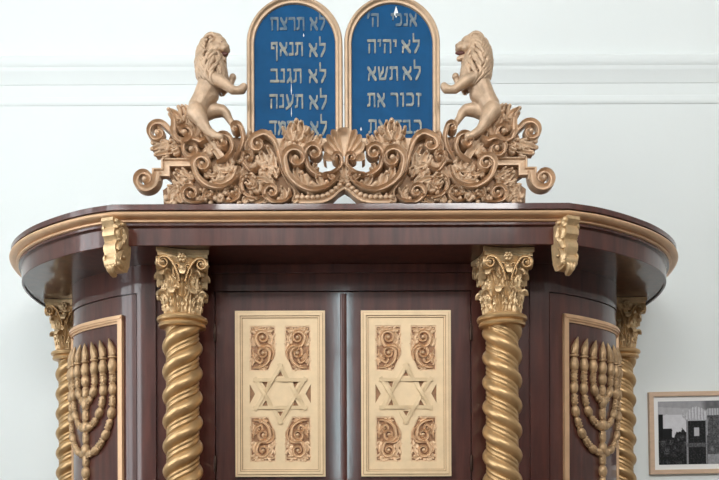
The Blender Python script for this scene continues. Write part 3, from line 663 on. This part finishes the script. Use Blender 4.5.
def tablet(x0, x1, label, lines, chip_glint_marks):
    xm = (x0+x1)/2; hw = (x1-x0)/2*ST
    t = thing('commandment_tablet', label, 'tablet', ((xm+1.2-CX)*ST, 2.705, TOP), 'pair of blue arched tablets above the ark')
    ztop = (480+3)*ST + EYE - TOP
    conv = lambda x, y: ((x-xm)*ST, (480-y)*ST + EYE - TOP)
    def arch(e):
        r = hw - e; zc = ztop - hw
        return [(-r, RAISE + e)] + [(r*math.cos(PI - PI*k/40), zc + r*math.sin(PI*k/40)) for k in range(41)] + [(r, RAISE + e)]
    mb = MB(); mb.prism(arch(0.012), 0.0, 0.030); mb.obj('slab', M['blue'], t, smooth=30, label='blue painted face')
    for sx in (-0.07, 0.07): mb = MB(); mb.box(sx-0.014, sx+0.014, 0.030, 0.046, 0, 0.45); mb.obj('support_post', M['plate'], t, smooth=0)
    prof = [(0.0, 0.034), (0.0, -0.010), (0.004, -0.016), (0.012, -0.017), (0.016, -0.012), (0.018, -0.009), (0.022, -0.010), (0.027, -0.008), (0.029, 0.0005)]
    rings = [arch(e) for e, y in prof]
    mb = MB(); mb.grid([[(rings[k][i][0], prof[k][1], rings[k][i][1]) for k in range(len(prof))] for i in range(len(rings[0]))], True, True)
    mb.box(-hw+0.005, hw-0.005, -0.014, 0.03, RAISE-0.002, RAISE+0.028); mb.obj('frame', M['rim'], t, smooth=45, label='moulded gilt rim of the tablet')
    for x, y0_, y1_, w_ in chip_glint_marks:
        mb = MB(); P = [conv(x, y0_), conv(x-w_, (y0_+2*y1_)/3), conv(x, y1_), conv(x+w_, (y0_+2*y1_)/3)]; mb.prism([(a, b) for a, b in P], -0.001, 0.001); mb.obj('chip_glint_mark', M['mat'], t, smooth=0, label='white marks on the blue: chips, and one painted glint')
    for words, faded in lines:
        mb = MB()
        for w in words: write(mb, *w, conv, 0.0)
        mb.obj('lettering', M['letter_faded'] if faded else M['letter'], t, smooth=0)
    return t
tablet(247.3, 342.8, 'blue arched tablet with gold Hebrew lines, left one of the joined pair', [
    ([('לא', 310.5, 325.5, 29.5, 11), ('תרצח', 271.5, 305, 29.5, 11)], True), ([('לא', 309.5, 326, 56, 11.5), ('תנאף', 271, 303.5, 55, 11.5)], False),
    ([('לא', 309, 326.5, 82, 11.5), ('תגנב', 271, 302, 82, 12)], False), ([('לא', 309.5, 327, 108.5, 12), ('תענה', 270, 303.5, 107.5, 12)], False), ([('לא', 310.5, 327, 134.5, 12), ('תחמד', 270, 304, 134, 12)], False)], [(291.5, 82, 95, 0.45), (291.5, 106, 117, 0.4), (304, 33, 37, 0.5)])
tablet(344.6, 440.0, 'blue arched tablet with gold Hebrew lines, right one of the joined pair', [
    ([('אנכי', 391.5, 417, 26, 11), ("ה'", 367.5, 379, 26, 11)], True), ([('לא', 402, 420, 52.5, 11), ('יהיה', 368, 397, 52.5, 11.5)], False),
    ([('לא', 403, 421, 79.5, 11.5), ('תשא', 368, 398.5, 80, 12)][:2], False), ([('זכור', 391, 421, 106, 11.5), ('את', 368, 385, 106.5, 12)], False), ([('כבד', 393, 422, 133.5, 12), ('את', 369, 387, 133.5, 12.5)], False)], [(396.5, 6.5, 18, 2.4), (361, 127, 131, 0.8)])  # large white mark is a glint painted on, the small one a chip

# ------------------------------------------------------------------ lions
SL = 2.64/F
def lion(m, label, yaw, pitch, jaw):
    bx, bz = 212.0, 205.0
    t = thing('lion_figure', label, 'statue', (XK + (bx-345.5)*S*m, 2.645, TOP - 0.005), 'pair of gilded lions')
    def W(x, y, z): return Vector(((x-bx)*SL*m, y*SL, (bz-z)*SL + 0.0))
    mb = MB()
    def chain(pts):
        for (x0, y0, z0, r0), (x1, y1, z1, r1) in zip(pts, pts[1:]):
            L = math.dist((x0, y0, z0), (x1, y1, z1)); n = max(2, int(L/1.3))
            for k in range(n+1):
                f = k/n; mb.ball(W(x0+(x1-x0)*f, y0+(y1-y0)*f, z0+(z1-z0)*f), (r0+(r1-r0)*f)*SL, 8)
    # (x, depth, y, radius) in a side view facing right
    chain([(197, 0, 112, 9.8), (199.5, 0, 104, 10.2), (204, 0, 95, 10), (209, 0, 86, 11.5), (212.5, 0, 76, 12), (212, 0, 62, 11.5), (214, 0, 50, 11)])
    chain([(205, 0, 97, 8.5), (212, 0, 92, 8)])
    chain([(198, -5, 112, 9.5), (203, -7, 120, 7.6), (207, -7, 127, 5.6), (211, -7, 132, 4.6), (218, -8, 137, 4.0), (223, -8, 138.5, 4.0)])
    chain([(202, 5, 108, 8.5), (212, 6, 104.5, 7.4), (222, 6, 104.5, 5.8), (226, 6, 107.5, 4.8), (229, 6, 113, 3.7), (233, 5, 119, 3.4), (236, 4, 123.5, 3.8), (240, 4, 125.5, 3.6)])
    chain([(216, -7, 80, 7.5), (223, -9, 83, 6), (230, -9, 88, 5.0), (235, -9, 92, 4.3), (240, -8, 92, 3.8), (244, -7, 90.5, 4.4), (246, -7, 88, 3.8)])
    chain([(217, 7, 77, 7), (224, 9, 79, 5), (229, 9, 77, 3.8), (231, 9, 72, 3.3), (232.5, 8, 69.5, 3.6)])
    for dz in (-2, 0.5): mb.ball(W(247.2, -7+dz, 87), 1.7*SL, 7)
    # tail stub curling at the rump
    chain([(193, 3, 116, 3.5), (190, 3, 112, 2.6), (188.5, 3, 107, 2.2), (188, 3, 104, 2.6)])
    # head in its own frame
    cy, sy, cp, sp = math.cos(yaw), math.sin(yaw), math.cos(pitch), math.sin(pitch)
    def Hd(f, u, s):                         # forward, up, side (toward viewer negative depth)
        f2, u2 = f*cp + u*sp, u*cp - f*sp
        f2 *= 1.12; u2 *= 1.1; s *= 1.08
        return (218.3 + f2*cy + s*sy, -f2*sy + s*cy, 46.0 - u2)
    def hb(f, u, s, r, sq=(1, 1, 1)):
        x, y, z = Hd(f, u, s); mb.ball(W(x, y, z), tuple(r*q*SL for q in sq), 9)
    hb(0, 0, 0, 9.8); hb(3, 3.5, 0, 7.5); hb(5, -2, 3.6, 5.0); hb(5, -2, -3.6, 5.0)
    hb(8.2, -1.2, 0, 4.9); hb(10.8, -2.2, 1.7, 3.4); hb(10.8, -2.2, -1.7, 3.4); hb(12.6, -0.2, 0, 2.3); hb(10, 1.4, 0, 3.0)
    hb(6.2, 4.4, 3.2, 2.6); hb(6.2, 4.4, -3.2, 2.6)
    for k in range(5): hb(3 + 1.8*k, -8.0 - jaw*(0.4+0.25*k), 0, 3.7-0.25*k)
    for s_ in (-6.6, 6.6): hb(-2.5, 7.5, s_, 2.9); hb(-2.8, 9.5, s_*1.02, 1.9)
    src = mb.obj('lion_source', M['lion'])
    md = src.modifiers.new('r', 'REMESH'); md.mode = 'VOXEL'; md.voxel_size = 0.0028
    sm = src.modifiers.new('s', 'SMOOTH'); sm.factor = 0.5; sm.iterations = 4
    dg = bpy.context.evaluated_depsgraph_get(); me = bpy.data.meshes.new_from_object(src.evaluated_get(dg)); bpy.data.objects.remove(src)
    me.name = 'body'
    for p in me.polygons: p.use_smooth = True
    if not me.materials: me.materials.append(M['lion'])
    link('body', me, t)
    for s_ in (-2.9, 2.9):
        e = MB(); x, y, z = Hd(8.0, 3.0, s_); e.ball(W(x, y, z), 1.15*SL, 6); e.obj('eye', M['tongue'], t)
    tg = MB(); tg.tube([W(*Hd(6 + 2.6*k, -5.6 - jaw*0.25*k + (0.5 if k > 2 else 0), 0)) for k in range(4)], [2.4*SL, 2.3*SL, 1.8*SL, 0.9*SL], 10); tg.obj('tongue', M['tongue'], t)
    # mane of carved locks
    rr = random.Random(11); mane = MB()
    AX = [Vector((214.5, 0, 40)), Vector((212.5, 0, 50)), Vector((211.5, 0, 62)), Vector((213.5, 0, 75)), Vector((217, 0, 88))]; RD = [9.5, 12.0, 12.6, 13.0, 9.5]
    def axis(tt):
        tt = max(0, min(0.9999, tt))*(len(AX)-1); k = int(tt); f = tt-k; return AX[k].lerp(AX[k+1], f), RD[k]*(1-f)+RD[k+1]*f
    for row in range(9):
        t0 = -0.03 + row*0.092; nk = 21
        for k in range(nk):
            ph = 2*PI*(k + 0.5*(row % 2))/nk + rr.uniform(-.08, .08)      # 0 = forward
            fwd = math.cos(ph - (-yaw if False else 0))
            if row < 4 and math.cos(ph - yaw*0.9) > 0.30: continue
            ln = rr.uniform(0.24, 0.34); pts = []; rs = []
            for q in range(7):
                f = q/6; c, rd = axis(t0 + ln*f); a = ph + 0.20*math.sin(f*4.5 + k)
                lift = 1.0 + 1.3*math.sin(PI*f)**0.8 + 0.5*f + rr.uniform(0, 0.25)
                pts.append(W(c.x + math.cos(a)*(rd+lift-1), -math.sin(a)*(rd+lift-1), c.z)); rs.append((1.95*(math.sin(PI*(0.25+0.72*f)))**0.8 + 0.15)*SL)
            mane.tube(pts, rs, 8)
    for k in range(13):                                                    # forelock and crown
        s_ = -8 + 16*k/12
        pts = [W(*Hd(5.5 - abs(s_)*0.35, 8.2 - abs(s_)*0.22, s_*0.7)), W(*Hd(0, 11.8 - abs(s_)*0.3, s_*0.95)), W(*Hd(-5.5, 11 - abs(s_)*0.4, s_*1.15)), W(*Hd(-10, 5.5 - abs(s_)*0.2, s_*1.2))]
        mane.tube([p for p in resample(catmull(pts, 5), 10)], lambda f: (2.1*math.sin(PI*(0.15+0.8*f)) + 0.2)*SL, 8)
    for sgn in (-1, 1):                                                    # ruff beside the face and beard
        for k in range(6):
            u = 5 - 3.2*k; pts = [W(*Hd(2.5, u, sgn*7.0)), W(*Hd(0.5, u-3.5, sgn*9.4)), W(*Hd(-1.5, u-8.5, sgn*9.6))]
            mane.tube(resample(catmull(pts, 5), 9), lambda f: (2.1*math.sin(PI*(0.2+0.78*f)) + 0.1)*SL, 8)
    mane.obj('mane', M['lion'], t, smooth=60)
    tf = MB()
    for k in range(5):
        a = -0.9 + k*0.45; tf.tube([W(188, 3, 105), W(187.5 - 1.5*math.sin(a+0.4), 3 + 2*a, 102.5), W(187 + 2*math.sin(a), 3 + 2.5*a, 100.5)], [2.0*SL, 1.6*SL, 0.3*SL], 7)
    tf.obj('tail_tuft', M['lion'], t)
lion(1, 'gilded rampant lion left of the tablets, its head turned toward the viewer', math.radians(34), math.radians(8), 2.3)
lion(-1, 'gilded rampant lion right of the tablets, roaring in profile with its tongue out', math.radians(12), math.radians(-4), 2.6)

# ------------------------------------------------------------------ framed photograph on the wall
SP = 3.73/F; px0, py0, py1 = 649.8, 392.3, 474.6; pw = 116*SP; ph_ = (py1-py0)*SP
pic = thing('framed_picture', 'black and white photograph of a synagogue interior in a pale oak frame on the wall', 'picture', ((px0-CX)*SP + pw/2, WB, EYE + (480-(py0+py1)/2)*SP))
pic.rotation_euler = (0, math.radians(-0.9), 0)
hw, hh = pw/2, ph_/2
mb = MB(); rc = lambda e: [(-hw+e, -hh+e), (hw-e, -hh+e), (hw-e, hh-e), (-hw+e, hh-e)]
mb.pierced([rc(0), rc(0.024)], -0.024, 0.0); mb.obj('frame', M['oak'], pic, smooth=0)
mb = MB(); mb.box(-hw+0.02, hw-0.02, -0.010, -0.002, -hh+0.02, hh-0.02); mb.obj('mount', M['mat'], pic, smooth=0)
def blob(u, v, cu, cv_, ru, rv): return max(0.0, 1 - ((u-cu)/ru)**2 - ((v-cv_)/rv)**2)**0.5
def gray(u, v, r):
    """u,v in fine print units: a hall with a crowd, a bright window and a domed canopy on posts"""
    from mathutils import noise
    n = noise.noise((u*0.05, v*0.05, 1.0)); n2 = noise.noise((u*0.16, v*0.16, 5.0))
    g = 0.50 + 0.05*n - (0.10 if v < 125 + u*0.06 else 0)
    if u > 295: g -= 0.22*min(1, (u-295)/30) if v < 150 else 0
    if 105 < u < 240 and 168 + 6*n < v < 290: g = 0.72 + 0.05*n
    if 88 < u < 112 and 165 < v < 290: g = 0.02
    if 110 < u < 155 + 3*n2 and 231 < v < 300: g = 0.025
    top = 268 + 16*n + 8*n2 - 26*blob(u, 0, 205, 0, 38, 1) + (10 if u < 150 else 0)
    if v > top: g = 0.022 + 0.07*max(0, n2) + 0.05*max(0, n)
    for cu, cv_, rr_ in ((112, 300, 15), (150, 296, 11), (185, 282, 8), (206, 276, 8), (128, 335, 17), (165, 320, 9), (218, 300, 10)):
        b = blob(u, v, cu, cv_, rr_, rr_*1.2)
        if b > 0: g = 0.03 + 0.16*b*max(0, n2+0.35)
    for ca in (276, 452):
        d = abs(u-ca)
        if d < 47 and 196 < v < 392: g = 0.025 + 0.06*max(0, n2)
        if d < 13 and 228 + 4*n2 < v < 268: g = 0.55
        if 43 < d < 51 and 185 < v < 396: g = 0.30 + 0.1*n2
        if 300 < v < 318 and d < 46: g = 0.12 + 0.1*n2
        dome = 128 + 0.012*d*d + 5*abs(math.sin(d*0.35))
        skirt = 186 + 7*abs(math.sin(u*0.22)) + 5*n2
        if d < 56 and dome < v < skirt: g = 0.56 + 0.16*math.sin(u*0.42 + 0.6*n) + 0.1*n2
        for k in (-1, 1):
            b = blob(u, v, ca + k*60, 164, 12, 22)
            if b > 0: g = 0.50 + 0.22*n2
    if 328 < u < 400 and v > 172: g = 0.10 + 0.16*max(0, n) + 0.10*n2 + (0.22 if v > 352 else 0)
    if 330 < u < 398 and 140 < v < 172: g = 0.46 + 0.16*math.sin(u*0.5) + 0.1*n2
    return max(0.008, g*0.9 + r.uniform(-0.04, 0.04)*g)
NU, NV = 210, 120; e = 0.051; rr = random.Random(5)
vs = []; fs = []; cols = []
for j in range(NV+1):
    for i in range(NU+1):
        vs.append((-hw+e + (2*hw-2*e)*i/NU, -0.0112, hh-e - (2*hh-2*e)*j/NV))
        cols.append(gray(88 + (105*4.8 - 20)*i/NU*0.98, 105 + 293*j/NV, rr))
for j in range(NV):
    for i in range(NU): k = j*(NU+1)+i; fs.append((k, k+NU+1, k+NU+2, k+1))
me = bpy.data.meshes.new('print'); me.from_pydata(vs, [], fs)
ca = me.color_attributes.new('ink', 'FLOAT_COLOR', 'POINT')
for i, g in enumerate(cols): ca.data[i].color = (g, g, g*1.05, 1)
pm = mat('photographic_print', (0.5, 0.5, 0.5), 0.8, spec=0.08); an = pm.node_tree.nodes.new('ShaderNodeAttribute'); an.attribute_name = 'ink'
pm.node_tree.links.new(an.outputs['Color'], pm.node_tree.nodes['Principled BSDF'].inputs['Base Color']); me.materials.append(pm)
link('photographic_print', me, pic)

# ------------------------------------------------------------------ daylight and added front light
w = bpy.data.worlds.new('sky'); sc.world = w; w.use_nodes = True
w.node_tree.nodes['Background'].inputs['Color'].default_value = (0.78, 0.9, 1.0, 1); w.node_tree.nodes['Background'].inputs['Strength'].default_value = 2.0
def daylight(name, loc, rot, sx, sy, power, col):
    l = bpy.data.lights.new(name, 'AREA'); l.shape = 'RECTANGLE'; l.size = sx; l.size_y = sy; l.energy = power; l.color = col
    o = bpy.data.objects.new(name, l); COL.objects.link(o); o.location = loc; o.rotation_euler = rot
for y0, y1, z0, z1 in LW: daylight('window_and_fill_light', (X0 - 0.2, (y0+y1)/2, (z0+z1)/2), (0, math.radians(-90), 0), z1-z0, y1-y0, 66 if y0 < 0 else 24, (1.0, 0.985, 0.965))
for x0, x1, z0, z1 in RW: daylight('window_and_fill_light', ((x0+x1)/2, Y0 - 0.2, (z0+z1)/2), (math.radians(90), 0, 0), x1-x0, z1-z0, 46*(x1-x0)*(z1-z0) if x1-x0 < 0.5 else 60*(x1-x0)*(z1-z0), (0.72, 0.95, 1.0) if x1-x0 < 0.5 else (1.0, 0.985, 0.965))  # wide ones belong to the added high windows, as front light

vs_ = sc.view_settings; vs_.view_transform = 'Standard'; vs_.look = 'None'; vs_.gamma = 1.0; vs_.exposure = 0.40; vs_.use_curve_mapping = False
sc.cycles.use_denoising = True; sc.cycles.max_bounces = 8; sc.cycles.diffuse_bounces = 5; sc.cycles.glossy_bounces = 4; sc.cycles.sample_clamp_indirect = 8
